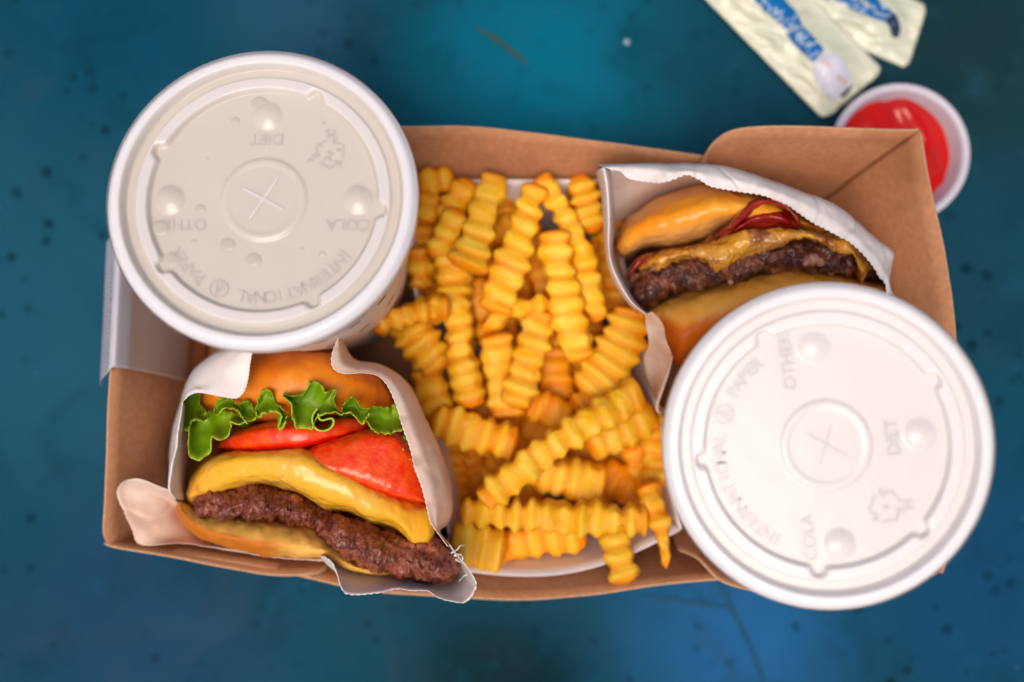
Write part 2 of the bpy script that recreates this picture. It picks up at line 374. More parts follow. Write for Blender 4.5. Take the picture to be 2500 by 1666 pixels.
def join(parts):
    V, F = [], []
    for v, f in parts:
        b = len(V); V += [tuple(p) for p in v]; F += [tuple(i+b for i in q) for q in f]
    return V, F
def ribbon2d(pts, wd, z, h=None, closed=False):
    h = EMB if h is None else h
    P = [np.array(p) for p in pts]; n = len(P); V = []
    for i in range(n):
        a = P[(i-1) % n] if closed or i else P[0]; b = P[(i+1) % n] if closed or i < n-1 else P[-1]
        t = (b-a)/(np.linalg.norm(b-a)+1e-9); nn = np.array([-t[1], t[0]])
        for s, zz in ((1, z-h), (1, z+h), (-1, z+h), (-1, z-h)):
            q = P[i]+nn*s*wd/2; V.append((q[0], q[1], zz))
    F = []
    for i in range(n if closed else n-1):
        a = 4*i; b = 4*((i+1) % n)
        for k in range(4): F.append((a+k, b+k, b+(k+1) % 4, a+(k+1) % 4))
    return V, F

def make_cup(label, base, top, Rl, rot, tabs, lidm, rimm, drops, slit, r_bot=.029, emb=.00018):
    global EMB
    EMB = emb
    base = Vector(base); top = Vector(top); ax = (top-base); H = ax.length
    cup = thing("drink_cup", base, label, "cup", "drink cups with plastic lids")
    cup.rotation_euler = Vector((0, 0, 1)).rotation_difference(ax.normalized()).to_euler()
    rt = Rl*.955
    def rad(t): return r_bot+(rt-r_bot)*t
    prof = [(0.0001, .003), (r_bot-.001, .003), (r_bot-.0005, .0), (r_bot, .0)]+[(rad(t), t*(H-.006)) for t in np.linspace(.02, 1, 24)]
    V, F = lathe(prof); obj("cup_body", V, F, CUPP, cup, local=True)
    parts = []
    for hf, cnt, wl in ((.40, 16, .0042), (.60, 19, .0046), (.80, 22, .0042)):
        for k in range(cnt):
            a0 = 2*math.pi*(k+.3*hf*7)/cnt; rr = rad(hf)+.00025; dl = wl/rr; sk = random.uniform(-.0012, .0012); hh = .0009*random.uniform(.7, 1.2)
            V = []
            for i in range(5):
                a = a0+dl*(i/4-.5); zz = hf*(H-.006)+sk*(i/4-.5)*2
                for s in (-1, 1):
                    r2 = rr+s*hh*(rt-r_bot)/H; V.append((r2*math.cos(a), r2*math.sin(a), zz+s*hh))
            parts.append((V, [(2*i, 2*i+2, 2*i+3, 2*i+1) for i in range(4)]))
    for V, F in parts: obj("printed_mark", V, F, INK, cup, local=True)
    # lid: polar height field
    nr, na = 150, 300
    fr = np.r_[np.linspace(0, .70, 70), np.linspace(.705, .84, 44), np.linspace(.85, 1.0, 36)]
    dims = [(math.radians(rot)+a, rr) for a, rr in ((-math.pi/2, .57), (math.pi, .61), (0, .61))]
    V = []; M = []
    for f in fr:
        for i in range(na):
            a = 2*math.pi*i/na; x, y = f*math.cos(a), f*math.sin(a)
            bump = sum(math.exp(-(((a-math.radians(t)+math.pi) % (2*math.pi)-math.pi)/.062)**4) for t in tabs)
            ri = .738+.058*bump
            z = -.0046+.0019*sst(ri-.012, ri+.018, f)          # plateau ring
            z -= .0012*sst(.812, .835, f)                      # outer well
            z += .0030*sst(.880, .915, f)
            if f > .94: z -= .0024*max(0, (f-.94)/.06)**2.2
            z += .0006*sst(.285, .262, f)-.0002*sst(.24, .22, f)
            for da, dr in dims:
                d = math.hypot(x-dr*math.cos(da), y-dr*math.sin(da))/.098
                if d < 1: z += .0014*(1-d*d)
            z += .00004*mn.noise(Vector((x*6, y*6, rot*.1)))
            V.append((f*Rl*math.cos(a), f*Rl*math.sin(a), H+z)); M.append(max(sst(.88, .93, f), .5*sst(ri, ri+.02, f)*sst(.84, .815, f)))
    F = grid_faces(len(fr), na, True)
    lid = obj("lid", V, F, lidm, cup, local=True, attrs={"mask": M})
    prof = [(Rl*1.0, H-.0024), (Rl*1.004, H-.0034), (Rl*1.004, H-.005), (Rl*.992, H-.006), (Rl*.992, H-.009), (Rl*.985, H-.0098), (Rl*.975, H-.0098)]
    V, F = lathe(prof, 128); obj("lid_skirt", V, F, rimm, lid, local=True)
    zt = H-.0046; c0 = math.radians(rot)
    def pol(a, r): return (Rl*r*math.cos(c0+math.radians(a)), Rl*r*math.sin(c0+math.radians(a)))
    for word, a, r in (("DIET", -90, .41), ("OTHER", 17, .56), ("COLA", 163, .575)):
        parts = []; x, y = pol(a, r)
        if word == "OTHER": x, y = x, y
        place_text(parts, word, .0050, x, y, c0, zt); V, F = join(parts); obj("embossed_lettering", V, F, lidm, lid, local=True, smooth=False)
    parts = []
    for word, a0, a1 in (("INTERNATIONAL", 146, 79), ("PAPER", 53, 33)):
        for k, ch in enumerate(word):
            a = a0+(a1-a0)*k/(len(word)-1); x, y = pol(a, .645); place_text(parts, ch, .0052, x, y, c0+math.radians(a-90), zt)
    V, F = join(parts); obj("embossed_lettering", V, F, lidm, lid, local=True, smooth=False)
    parts = []; x, y = pol(66, .645); aa = c0+math.radians(66-90)
    def loc(px, py): return (x+px*math.cos(aa)-py*math.sin(aa), y+px*math.sin(aa)+py*math.cos(aa))
    parts.append(ribbon2d([loc(.0027*math.cos(t), .0027*math.sin(t)) for t in np.linspace(0, 2*math.pi, 24, endpoint=False)], .0004, zt, closed=True))
    parts.append(ribbon2d([loc(-.0014, -.0018), loc(0, .0021), loc(.0014, -.0018)], .0004, zt)); parts.append(ribbon2d([loc(0, -.0022), loc(0, .001)], .0004, zt))
    V, F = join(parts); obj("embossed_emblem", V, F, lidm, lid, local=True, smooth=False)
    parts = []; x, y = pol(-143, .52); aa = c0
    for k in range(3):
        t0 = math.radians(90+120*k)
        pts = []
        for t, rr in ((-50, .0046), (-22, .0040), (0, .0049), (22, .0040), (40, .0043)):
            q = t0+math.radians(t); pts.append(loc(rr*math.cos(q), rr*math.sin(q)))
        parts.append(ribbon2d(pts, .0005, zt))
        q1, q2, q3 = [loc(rr*math.cos(t0+math.radians(t)), rr*math.sin(t0+math.radians(t))) for t, rr in ((34, .0055), (50, .0046), (34, .0030))]
        parts.append(ribbon2d([q1, q2, q3], .0005, zt))
    place_text(parts, "6", .003, *loc(0, 0), c0, zt); place_text(parts, "PS", .0034, *loc(0, -.0066), c0, zt)
    V, F = join(parts); obj("recycling_mark", V, F, lidm, lid, local=True, smooth=False)
    # straw cross in the centre disc
    zc = H-.0040
    for a, r1, w_ in slit:
        c, q = math.cos(math.radians(a)), math.sin(math.radians(a)); l = Rl*r1
        V, F = ribbon2d([(-l*c, -l*q), (-l*.3*c, -l*.3*q), (l*.3*c, l*.3*q), (l*c, l*q)], w_, zc+a*2e-7, emb*.7); obj("straw_slit", V, F, RIM1, lid, local=True, smooth=False)
    for x, y, r in drops:
        V, F = lathe([(1e-5, .45)]+[(math.cos(t), .45*math.sin(t)) for t in np.linspace(1.4, 0, 7)], 20)
        V = [(x*Rl+p[0]*r*Rl, y*Rl+p[1]*r*Rl*.85, zt-.00005+p[2]*r*Rl*.4) for p in V]; obj("water_drop", V, F, DROP, lid, local=True)
    return cup

z1, z2 = .125, .140
lt = Vector(at(635, 476, z1)); rt_ = Vector(at(2027, 1091, z2))
drops = [(-.06, .66, .055), (-.41, -.06, .035), (-.66, -.19, .06), (-.58, -.40, .06), (-.22, -.30, .05), (-.05, -.40, .052), (.29, .26, .025), (.42, .43, .018), (-.21, .54, .03),
         (.40, .27, .03), (.47, .33, .02), (-.25, .14, .012), (-.44, -.28, .02), (.26, -.33, .015), (.39, -.36, .022), (.37, .52, .015), (-.38, .28, .012), (.35, .36, .016), (-.40, -.57, .02)]
make_cup("white paper cup at the far left of the tray, cream lid with droplets under it", (-.0738, .0225, .0022), lt, lt and 383.5*K*(CAM_H-z1), 180,
         (65, 155, 216, 297, 354), LID1, RIM1, drops, ((58, .16, .0007), (-28, .15, .0007)), emb=.00017)
make_cup("white paper cup at the near right, bright white lid hiding the tray corner", (.096, -.0323, .0022), rt_, 404*K*(CAM_H-z2), 97,
         (31.6, 120, 187, 266, 318), LID2, LID2, [], ((150, .14, .0006), (75, .13, .0005)), emb=.00011)

# ------------------------------------------------------------------ near-left burger and its paper
b1 = thing("burger", at(800, 1130, .004), "burger with lettuce, tomato and melted cheese standing on edge in paper at the near left", "burger", "burgers in the tray")
dome = lambda s: -.016*(2*s-1)**2
slab("top_bun", PB([(500, 420), (545, 280), (660, 175), (880, 118), (1100, 105), (1300, 125), (1500, 215), (1620, 330), (1665, 450)]),
     PB([(500, 470), (620, 500), (800, 510), (1000, 520), (1200, 525), (1400, 515), (1560, 500), (1665, 480)]), .050, .034, .034, BUN, b1, lean=-.05, ns=120, nc=48, ex=.8, endp=4, zs=dome,
     noise=[(.0008, 90, 3), (.0003, 350, 2)], mask=lambda s, c, q: max(0, min(1, (-c-.72)*3.2)))
slab("bottom_bun", PB([(452, 935), (520, 960), (640, 985), (800, 1000), (1000, 1030), (1180, 1060), (1320, 1160), (1470, 1270), (1600, 1320), (1650, 1340)]),
     PB([(455, 975), (480, 1065), (540, 1132), (650, 1182), (860, 1238), (1100, 1262), (1240, 1258), (1390, 1330), (1540, 1352), (1640, 1350)]), .050, .028, .034, HEEL, b1, lean=.95, tilt=.007, ns=120, nc=40, ex=.75, endp=8,
     zs=lambda s: .35*dome(s), noise=[(.0008, 120, 3), (.0003, 500, 2)], mask=lambda s, c, q: sst(.02, .30, -c)*sst(.99, .85, -c*.9)*(1-sst(.42, .62, s)))
slab("patty", PB([(535, 930), (640, 860), (900, 840), (1100, 880), (1300, 960), (1500, 1050), (1700, 1120), (1880, 1130), (1965, 1220), (1992, 1300)]),
     PB([(560, 1000), (585, 1042), (640, 1018), (730, 1048), (800, 1018), (900, 1030), (1060, 1062), (1190, 1085), (1300, 1195), (1450, 1290), (1600, 1340), (1780, 1388), (1900, 1388), (1985, 1330)]),
     .050, .0345, .034, PATTY, b1, lean=.9, tilt=.007, ns=240, nc=110, ex=.65, endp=9, jag=9, zs=lambda s: .4*dome(s)-.009*math.exp(-((s-.46)/.045)**2)+.003*mn.noise(Vector((s*9, 0, 0))), noise=[(.0020, 110, 3), (.0011, 260, 0), (.0006, 600, 0)], mask=lambda s, c, q: sst(.45, .70, s)*(.15+.85*max(0, mn.noise(Vector((s*16, c*2, q))))))
slab("cheese_slice", PB([(500, 900), (530, 790), (640, 690), (900, 650), (1130, 640), (1300, 720), (1500, 830), (1700, 910), (1840, 950), (1862, 1050)]),
     PB([(503, 915), (530, 962), (580, 948), (690, 922), (760, 893), (900, 866), (1060, 892), (1160, 942), (1260, 1002), (1400, 1022), (1520, 1082), (1640, 1105), (1720, 1185), (1755, 1240), (1800, 1250), (1835, 1235), (1858, 1180), (1868, 1090)]),
     .054, .0370, .030, CHEESE, b1, lean=.55, ns=180, nc=80, ex=.62, endp=10, zs=dome, noise=[(.0008, 60, 2), (.0003, 300, 2)], mask=lambda s, c, q: .85*sst(.62, .95, -c)*(.5+.5*mn.noise(Vector((s*22, 0, 0)))))
slab("tomato_slice", PB([(672, 650), (720, 590), (900, 525), (1150, 505), (1400, 490), (1520, 500)]),
     PB([(676, 662), (760, 684), (900, 690), (1100, 676), (1250, 645), (1430, 595), (1520, 545)]), .052, .0350, .03, TOM, b1, lean=.2, ns=90, nc=40, ex=.5, endp=7, zs=dome, noise=[(.0004, 120, 2)],
     mask=lambda s, c, q: sst(.15, .3, -c))
slab("tomato_slice", PB([(1165, 665), (1300, 600), (1500, 555), (1650, 560), (1740, 660), (1800, 800), (1840, 940)]),
     PB([(1175, 690), (1250, 790), (1400, 862), (1600, 932), (1740, 958), (1810, 960), (1842, 955)]), .0535, .0345, .03, TOM, b1, lean=.2, ns=110, nc=70, ex=.36, endp=12, zs=lambda s: -.007*(1.6*s-.6)**2, tilt=.0030, noise=[(.0004, 200, 3)],
     mask=lambda s, c, q: sst(.52, .62, -c))
let = obj("lettuce", *(lambda V: (V, grid_faces(60, 6)))([at(*p) for i in range(60) for p in [(455+i*8.9, 985+12*math.sin(i*.5)+j*9, .073+.0022*math.sin(i*.9)-abs(j-2.5)*.0015-.012*(2*i/59-1)**2) for j in range(6)]]), LEAF, b1, attrs={"mask": [0]*360})
def lobe(up, lo, zu, zm, zl, n=46, m_=14, amp=.0012, fq=3.0):
    U = catmull(PB(up), n); L = catmull(PB(lo), n); V = []; M = []; ph = random.random()*6
    for i in range(n):
        s = i/(n-1)
        for j in range(m_):
            t = j/(m_-1); x, y = U[i]*(1-t)+L[i]*t
            z = zu*(1-t)**2+2*(2*zm-(zu+zl)/2)*t*(1-t)+zl*t*t
            edge = abs(2*t-1)
            rf = edge**3; x += 5*rf*mn.noise(Vector((s*13, ph, 1))); y += 5*rf*mn.noise(Vector((s*13, ph, 7))); z += .0016*rf*mn.noise(Vector((s*16, ph, 3)))+amp*math.sin(fq*2*math.pi*s+ph)*edge**2+.0005*mn.noise(Vector((x*.05, y*.05, ph)))
            V.append(at(x, y, z-.010*((x-760)/300)**2*.5)); M.append(max(sst(.86, .97, t), .45*sst(.08, .0, t), .25*(.5+.5*math.sin(t*2.5+s*9))))
    o = obj("lettuce_frill", V, grid_faces(n, m_), LEAF, let_parent, attrs={"mask": M})
    mo = o.modifiers.new("thickness", 'SOLIDIFY'); mo.thickness = .0004; mo.offset = 0
    return o
class _P: pass
let_parent = let
_obj = obj
def obj(name, V, F, mat, parent=None, local=False, smooth=True, attrs=None):
    if parent is let:                    # third level: keep coordinates relative to the lettuce, which sits at its burger
        V = np.array(V, float)-np.array(b1.location); return _obj(name, V, F, mat, parent, True, smooth, attrs)
    return _obj(name, V, F, mat, parent, local, smooth, attrs)
lobe([(470, 410), (500, 372), (545, 362), (585, 366), (575, 410), (600, 450), (628, 480)], [(466, 545), (490, 556), (520, 562), (530, 520), (560, 505), (600, 515), (628, 492)], .080, .078, .087)
lobe([(530, 500), (600, 470), (680, 450), (780, 470), (836, 495)], [(520, 560), (514, 690), (550, 724), (590, 722), (634, 668), (640, 602), (690, 614), (735, 590), (750, 545), (738, 508), (790, 532), (836, 505)], .080, .081, .090, n=70, amp=.0018)
lobe([(655, 470), (665, 415), (690, 392), (740, 386), (785, 425), (825, 480), (842, 520)], [(656, 478), (680, 474), (705, 448), (740, 442), (785, 456), (815, 500), (842, 528)], .085, .084, .090)
lobe([(796, 470), (806, 412), (832, 400), (855, 405), (870, 450), (890, 470)], [(800, 480), (820, 500), (850, 512), (880, 500), (895, 486), (902, 480)], .085, .083, .089)
lobe([(884, 450), (898, 390), (920, 350), (945, 340), (968, 352), (990, 405), (1030, 450), (1055, 475)], [(888, 462), (898, 492), (930, 470), (975, 462), (1025, 482), (1010, 540), (1022, 556), (1040, 530), (1056, 484)], .086, .084, .090, n=60)
lobe([(1030, 362), (1070, 374), (1130, 370), (1160, 342), (1184, 286), (1215, 296), (1250, 322), (1268, 355), (1318, 332), (1326, 350), (1312, 400), (1326, 450)],
     [(1034, 376), (1066, 410), (1086, 450), (1084, 510), (1110, 545), (1150, 552), (1190, 556), (1200, 530), (1210, 500), (1240, 480), (1290, 470), (1330, 462)], .088, .084, .092, n=80, m_=18, amp=.0014, fq=4)
lobe([(1326, 452), (1345, 462), (1366, 425), (1390, 388), (1412, 376), (1436, 396), (1456, 432), (1505, 445)], [(1330, 460), (1346, 476), (1372, 468), (1400, 470), (1430, 490), (1458, 526), (1482, 512), (1504, 470)], .087, .084, .090, n=60)
lobe([(1486, 486), (1510, 440), (1545, 428), (1580, 436), (1612, 440), (1640, 424), (1668, 445)], [(1490, 515), (1505, 545), (1530, 568), (1570, 578), (1605, 584), (1650, 572), (1682, 565)], .082, .080, .088, n=60, m_=16)
lobe([(1668, 602), (1690, 598), (1706, 620), (1700, 650), (1722, 670)], [(1676, 640), (1688, 668), (1684, 700), (1704, 724), (1738, 720)], .082, .082, .086, n=30)
pts = PB([(1222, 442), (1200, 470), (1192, 505), (1205, 545), (1240, 566), (1285, 556), (1310, 525), (1304, 498), (1280, 500), (1245, 508), (1228, 492), (1226, 470)])
P = catmull(pts, 50); V = []; M = []
for i in range(50):
    for j in range(8):
        t = j/7; q = P[i]*1.0; q = q+(np.array([765+ (1250-1250)/2.24, 1025])-q)*.18*(1-t); V.append(at(q[0], q[1], .078+.0145*t)); M.append(sst(.7, 1, t))
o = obj("lettuce_frill", V, grid_faces(50, 8), LEAF, let, attrs={"mask": M}); mo = o.modifiers.new("thickness", 'SOLIDIFY'); mo.thickness = .0006; mo.offset = 0

w1 = thing("burger_wrapper", at(800, 1130, .003), "white waxed paper bag open around the lettuce burger, torn at its near corner", "wrapper", "burger wrappers")
def zr(pts, z): return [(p[0], p[1], (p[2] if len(p) > 2 else z)) for p in pts]
sheet("paper_panel", [zr(PB([(868, 102), (852, 200), (842, 270), (822, 340), (782, 384), (700, 376), (590, 356), (530, 364), (482, 402)]), .0905),
                      zr(PB([(850, 98), (790, 140), (730, 200), (690, 260), (640, 310), (590, 325), (550, 330), (510, 355), (478, 406)]), .089),
                      zr(PB([(840, 96), (690, 128), (598, 188), (545, 240), (520, 280), (505, 310), (494, 340), (482, 375), (474, 410)]), .080),
                      zr(PB([(840, 96), (680, 126), (590, 186), (535, 238), (512, 278), (498, 310), (488, 340), (477, 375), (470, 410)]), .045)], PAPER, w1, nu=110, nv=24, wr=[(.0012, 60)], serr=[(0, 3.0, 28)])
sheet("paper_panel", [zr(PB([(466, 420), (428, 560), (410, 680), (402, 800), (400, 890)]), .03),
                      zr(PB([(472, 410), (440, 540), (420, 660), (408, 780), (402, 880), (420, 912)]), .078),
                      zr(PB([(482, 402), (464, 520), (444, 650), (420, 780), (408, 882), (440, 934)]), .0915),
                      zr(PB([(492, 420), (490, 540), (482, 660), (470, 780), (464, 880), (470, 940)]), .078),
                      zr(PB([(520, 430), (522, 560), (520, 700), (512, 800), (504, 890), (500, 945)]), .052)], PAPER, w1, nu=110, nv=30, wr=[(.0010, 70)])
sheet("paper_panel", [zr(PB([(440, 900), (470, 960), (500, 1040), (560, 1110), (700, 1170), (900, 1215), (1100, 1230), (1260, 1225)]), .056),
                      zr(PB([(330, 880), (360, 950), (400, 1040), (470, 1140), (620, 1190), (860, 1232), (1080, 1252), (1258, 1254)]), .063),
                      zr(PB([(200, 830), (190, 930), (260, 1050), (330, 1150), (560, 1192), (820, 1226), (1060, 1258), (1256, 1266)]), .067),
                      zr(PB([(150, 850), (122, 910), (150, 1000), (200, 1100), (240, 1192), (420, 1188), (760, 1214), (900, 1244), (1100, 1268), (1256, 1276)]), .070)], PAPER_G, w1, nu=120, nv=24, wr=[(.0022, 45), (.0006, 140)], serr=[(-1, 3.0, 46)])
sheet("paper_panel", [zr(PB([(440, 895), (380, 882), (330, 862), (280, 840), (230, 828), (180, 836)]), .075), zr(PB([(440, 940), (400, 925), (340, 910), (280, 890), (230, 890), (175, 880)]), .066),
                      zr(PB([(470, 990), (420, 980), (350, 960), (290, 950), (240, 950), (170, 940)]), .058)], PAPER_G, w1, nu=50, nv=10, wr=[(.001, 60)])
sheet("paper_panel", [zr(PB([(1180, 1225), (1330, 1290), (1450, 1335), (1650, 1362), (1800, 1390), (1930, 1392), (1990, 1335), (1950, 1230), (1870, 1100)]), .060),
                      zr(PB([(1225, 1250), (1330, 1335), (1440, 1385), (1640, 1398), (1800, 1410), (1950, 1440), (2030, 1370), (1975, 1250), (1876, 1112)]), .074),
                      zr(PB([(1250, 1256), (1300, 1290), (1330, 1350), (1350, 1420), (1382, 1452), (1460, 1455), (1600, 1441), (1800, 1430), (1880, 1470), (1960, 1496), (2025, 1506), (2066, 1462), (2084, 1400), (2035, 1310), (1960, 1215), (1882, 1120)]), .086)],
      PAPER, w1, nu=150, nv=22, wr=[(.0020, 55), (.0005, 160)], serr=[(-1, 3.0, 40)])
sheet("paper_panel", [zr(PB([(1335, 55), (1304, 140), (1308, 215), (1365, 250), (1470, 246), (1550, 262), (1602, 315), (1642, 405), (1682, 525), (1722, 645), (1752, 765), (1790, 865), (1816, 965), (1842, 1062), (1882, 1122), (1935, 1195)]), .0925),
                      zr(PB([(1340, 52), (1350, 140), (1375, 190), (1440, 215), (1530, 225), (1610, 262), (1665, 330), (1715, 430), (1765, 560), (1810, 690), (1845, 800), (1870, 900), (1885, 990), (1885, 1060), (1888, 1118), (1938, 1196)]), .089),
                      zr(PB([(1345, 50), (1398, 150), (1440, 182), (1500, 190), (1570, 205), (1660, 258), (1740, 350), (1810, 500), (1880, 650), (1925, 775), (1950, 890), (1955, 1000), (1930, 1075), (1892, 1116), (1942, 1198)]), .074),
                      zr(PB([(1348, 60), (1402, 160), (1446, 188), (1506, 196), (1574, 211), (1664, 264), (1744, 356), (1813, 505), (1882, 655), (1926, 780), (1950, 895), (1955, 1000), (1930, 1075), (1892, 1116), (1942, 1198)]), .035)],
      PAPER_G, w1, nu=170, nv=26, wr=[(.0010, 60), (.0004, 180)], serr=[(0, 3.0, 48)])
for pts, wd in (([(1950, 1235), (1985, 1215), (2000, 1195), (2028, 1190)], 10), ([(1965, 1250), (2000, 1240), (2015, 1262), (2008, 1285)], 14), ([(1975, 1265), (1995, 1280), (2010, 1278)], 12), ([(2045, 1350), (2020, 1360), (1998, 1385), (1990, 1388)], 8), ([(2070, 1400), (2085, 1408), (2078, 1425)], 7)):
    P = catmull(PB(pts), 12); V = []
    for i in range(12):
        t = P[min(i+1, 11)]-P[max(i-1, 0)]; n = np.array([-t[1], t[0]])/(np.linalg.norm(t)+1e-6)*wd*.5/2.24*(1-.7*(i/11))
        for s in (-1, 1): V.append(at(P[i][0]+n[0]*s, P[i][1]+n[1]*s, .089+.001*math.sin(i)))
    o = obj("torn_strand", V, grid_faces(12, 2), PAPER, w1); mo = o.modifiers.new("thickness", 'SOLIDIFY'); mo.thickness = .0003

# ------------------------------------------------------------------ far-right burger and its paper
b2 = thing("burger", at(1880, 660, .004), "bacon cheeseburger with charred patty on edge in paper, half behind the white lid", "burger", "burgers in the tray")
dome2 = lambda s: -.014*(2*s-1)**2
slab("top_bun", PR([(212, 690), (225, 630), (270, 560), (340, 510), (450, 442), (580, 397), (720, 374), (860, 392), (1010, 420), (1160, 500), (1300, 585), (1400, 625)]),
     PR([(222, 730), (255, 775), (300, 770), (380, 720), (470, 705), (580, 690), (690, 665), (790, 620), (920, 605), (1100, 605), (1250, 615), (1400, 632)]), .042, .036, .030, BUN2, b2, ns=120, nc=48, ex=.85, endp=5, zs=dome2,
     noise=[(.0007, 90, 3), (.0004, 300, 2)], mask=lambda s, c, q: max(0, min(1, (-c-.15)*1.15)))
slab("bacon", PR([(735, 655), (820, 568), (895, 480), (965, 433), (1060, 432), (1140, 468), (1200, 520), (1228, 592)]),
     PR([(745, 665), (840, 625), (920, 580), (1000, 500), (1060, 492), (1120, 520), (1160, 570), (1190, 600)]), .046, .036, .02, BACON, b2, ns=70, nc=24, ex=.9, endp=8, zs=lambda s: .002*math.sin(9*s), noise=[(.0008, 160, 3)])
slab("bacon", PR([(752, 652), (870, 530), (970, 452), (1090, 446), (1190, 520), (1222, 588)]), PR([(770, 668), (900, 632), (1050, 625), (1215, 612)]), .040, .0338, .02, BACON, b2, ns=60, nc=24, ex=.6, noise=[(.0006, 160, 3)])
slab("bacon", PR([(830, 610), (930, 510), (1040, 470), (1130, 500), (1180, 585)]), PR([(840, 640), (980, 615), (1060, 612), (1130, 616), (1180, 605)]), .042, .0352, .02, BACON, b2, ns=50, nc=24, ex=.9, noise=[(.0007, 180, 3)])
slab("bacon", PR([(285, 850), (310, 790), (360, 745), (425, 728)]), PR([(300, 880), (335, 838), (380, 790), (435, 752)]), .042, .032, .02, BACON, b2, ns=40, nc=20, ex=.9, noise=[(.0006, 200, 2)])
slab("patty", PR([(290, 870), (360, 790), (600, 740), (800, 710), (1000, 680), (1200, 650), (1400, 680), (1560, 760), (1640, 850)]),
     PR([(325, 950), (365, 1032), (450, 990), (600, 945), (800, 896), (1000, 850), (1200, 838), (1400, 848), (1540, 868), (1640, 880)]), .040, .0330, .028, PATTY2, b2, ns=200, nc=100, ex=.65, endp=10, jag=8, zs=dome2, noise=[(.0020, 110, 3), (.0011, 260, 0), (.0006, 600, 0)])
slab("cheese_slice", PR([(345, 830), (390, 760), (460, 722), (560, 704), (700, 672), (810, 608), (940, 586), (1090, 596), (1250, 616), (1360, 632), (1450, 634), (1530, 690), (1590, 770), (1620, 830)]),
     PR([(360, 838), (420, 815), (480, 838), (540, 815), (600, 782), (680, 785), (735, 812), (745, 858), (800, 862), (850, 838), (900, 795), (1000, 762), (1100, 712), (1200, 668), (1280, 672), (1350, 712), (1420, 752), (1490, 770), (1500, 850), (1520, 892), (1548, 880), (1570, 830), (1615, 838)]),
     .044, .0350, .02, CHEESE2, b2, ns=180, nc=80, jag=6, ex=.7, endp=10, zs=dome2, noise=[(.0013, 110, 3), (.0006, 330, 3)])
slab("bottom_bun", PR([(375, 1050), (460, 985), (620, 925), (800, 882), (1000, 832), (1200, 815), (1350, 840), (1500, 870), (1655, 890)]),
     PR([(400, 1090), (480, 1190), (530, 1300), (570, 1330), (680, 1260), (860, 1150), (1100, 1100), (1400, 1060), (1662, 960)]), .040, .032, .030, HEEL2, b2, ns=110, nc=44, ex=.75, endp=9, zs=dome2, noise=[(.0007, 110, 3), (.0003, 400, 2)],
     mask=lambda s, c, q: sst(-.03, .06, -c+.05*math.sin(s*11)))
for x, y, r in ((1270, 770, 34), (1235, 785, 22), (1310, 785, 22), (835, 890, 16)):
    V, F = lathe([(1e-5, 1)]+[(math.cos(t), math.sin(t)) for t in np.linspace(1.4, -1.4, 10)]+[(1e-5, -1)], 18)
    c = at(1400+x/2.178, 280+y/2.178, .071); rr = r/2.178*K*.35
    V = [np.array(c)+rr*np.array(p)*(1+.3*mn.noise(Vector(p)*1.7+Vector((x, 0, 0)))) for p in V]
    obj("beef_crumb", V, F, mat("pink_beef", (.50, .24, .17), (.38, .15, .10), 500, .4, bump=.5) if x == 1270 else bpy.data.materials["pink_beef"], b2)

w2 = thing("burger_wrapper", at(1880, 660, .003), "white waxed paper bag with pinked edge around the bacon burger", "wrapper", "burger wrappers")
sheet("paper_panel", [zr(PR([(200, 296), (250, 300), (295, 335), (380, 352), (470, 356), (540, 335), (600, 318), (660, 335), (720, 372), (800, 392), (900, 406), (1000, 425), (1150, 486), (1270, 560), (1400, 630), (1490, 682), (1560, 760), (1620, 842), (1662, 905), (1664, 980)]), .0800),
                      zr(PR([(160, 278), (250, 274), (350, 280), (450, 292), (560, 292), (680, 300), (780, 320), (900, 350), (1040, 390), (1170, 440), (1300, 500), (1420, 570), (1520, 650), (1620, 760), (1672, 860), (1690, 960)]), .079),
                      zr(PR([(132, 276), (160, 266), (400, 260), (640, 260), (780, 270), (900, 298), (1050, 352), (1200, 406), (1350, 458), (1480, 540), (1600, 655), (1692, 730), (1688, 800), (1676, 900), (1708, 975)]), .070),
                      zr(PR([(132, 280), (160, 272), (400, 266), (640, 266), (780, 276), (900, 304), (1050, 358), (1200, 412), (1350, 464), (1480, 546), (1600, 660), (1692, 735), (1688, 805), (1676, 905), (1708, 980)]), .040)],
      PAPER, w2, nu=190, nv=28, wr=[(.0014, 55), (.0005, 170)], serr=[(0, 4.5, 58)])
sheet("paper_panel", [zr(PR([(150, 290), (400, 280), (700, 300), (900, 350)]), .066), zr(PR([(170, 420), (330, 400), (560, 350), (760, 370)]), .050), zr(PR([(190, 640), (280, 560), (480, 450), (740, 400)]), .030)], PAPER, w2, nu=50, nv=20, wr=[(.0012, 60)])
sheet("paper_panel", [zr(PR([(122, 310), (146, 420), (158, 560), (168, 700), (186, 820), (236, 930), (298, 1012), (374, 1066)]), .035),
                      zr(PR([(126, 296), (150, 400), (160, 560), (170, 700), (190, 820), (240, 928), (302, 1010), (378, 1064)]), .070),
                      zr(PR([(160, 280), (180, 400), (188, 560), (188, 700), (206, 810), (252, 910), (312, 1000), (384, 1060)]), .081),
                      zr(PR([(196, 300), (206, 420), (211, 600), (205, 720), (224, 800), (266, 895), (324, 992), (388, 1058)]), .072),
                      zr(PR([(204, 310), (214, 420), (218, 600), (214, 720), (232, 800), (274, 890), (330, 985), (390, 1055)]), .040)], PAPER, w2, nu=110, nv=24, wr=[(.0008, 70)], serr=[(0, 2, 40)])
def zl(pts): return list(pts)
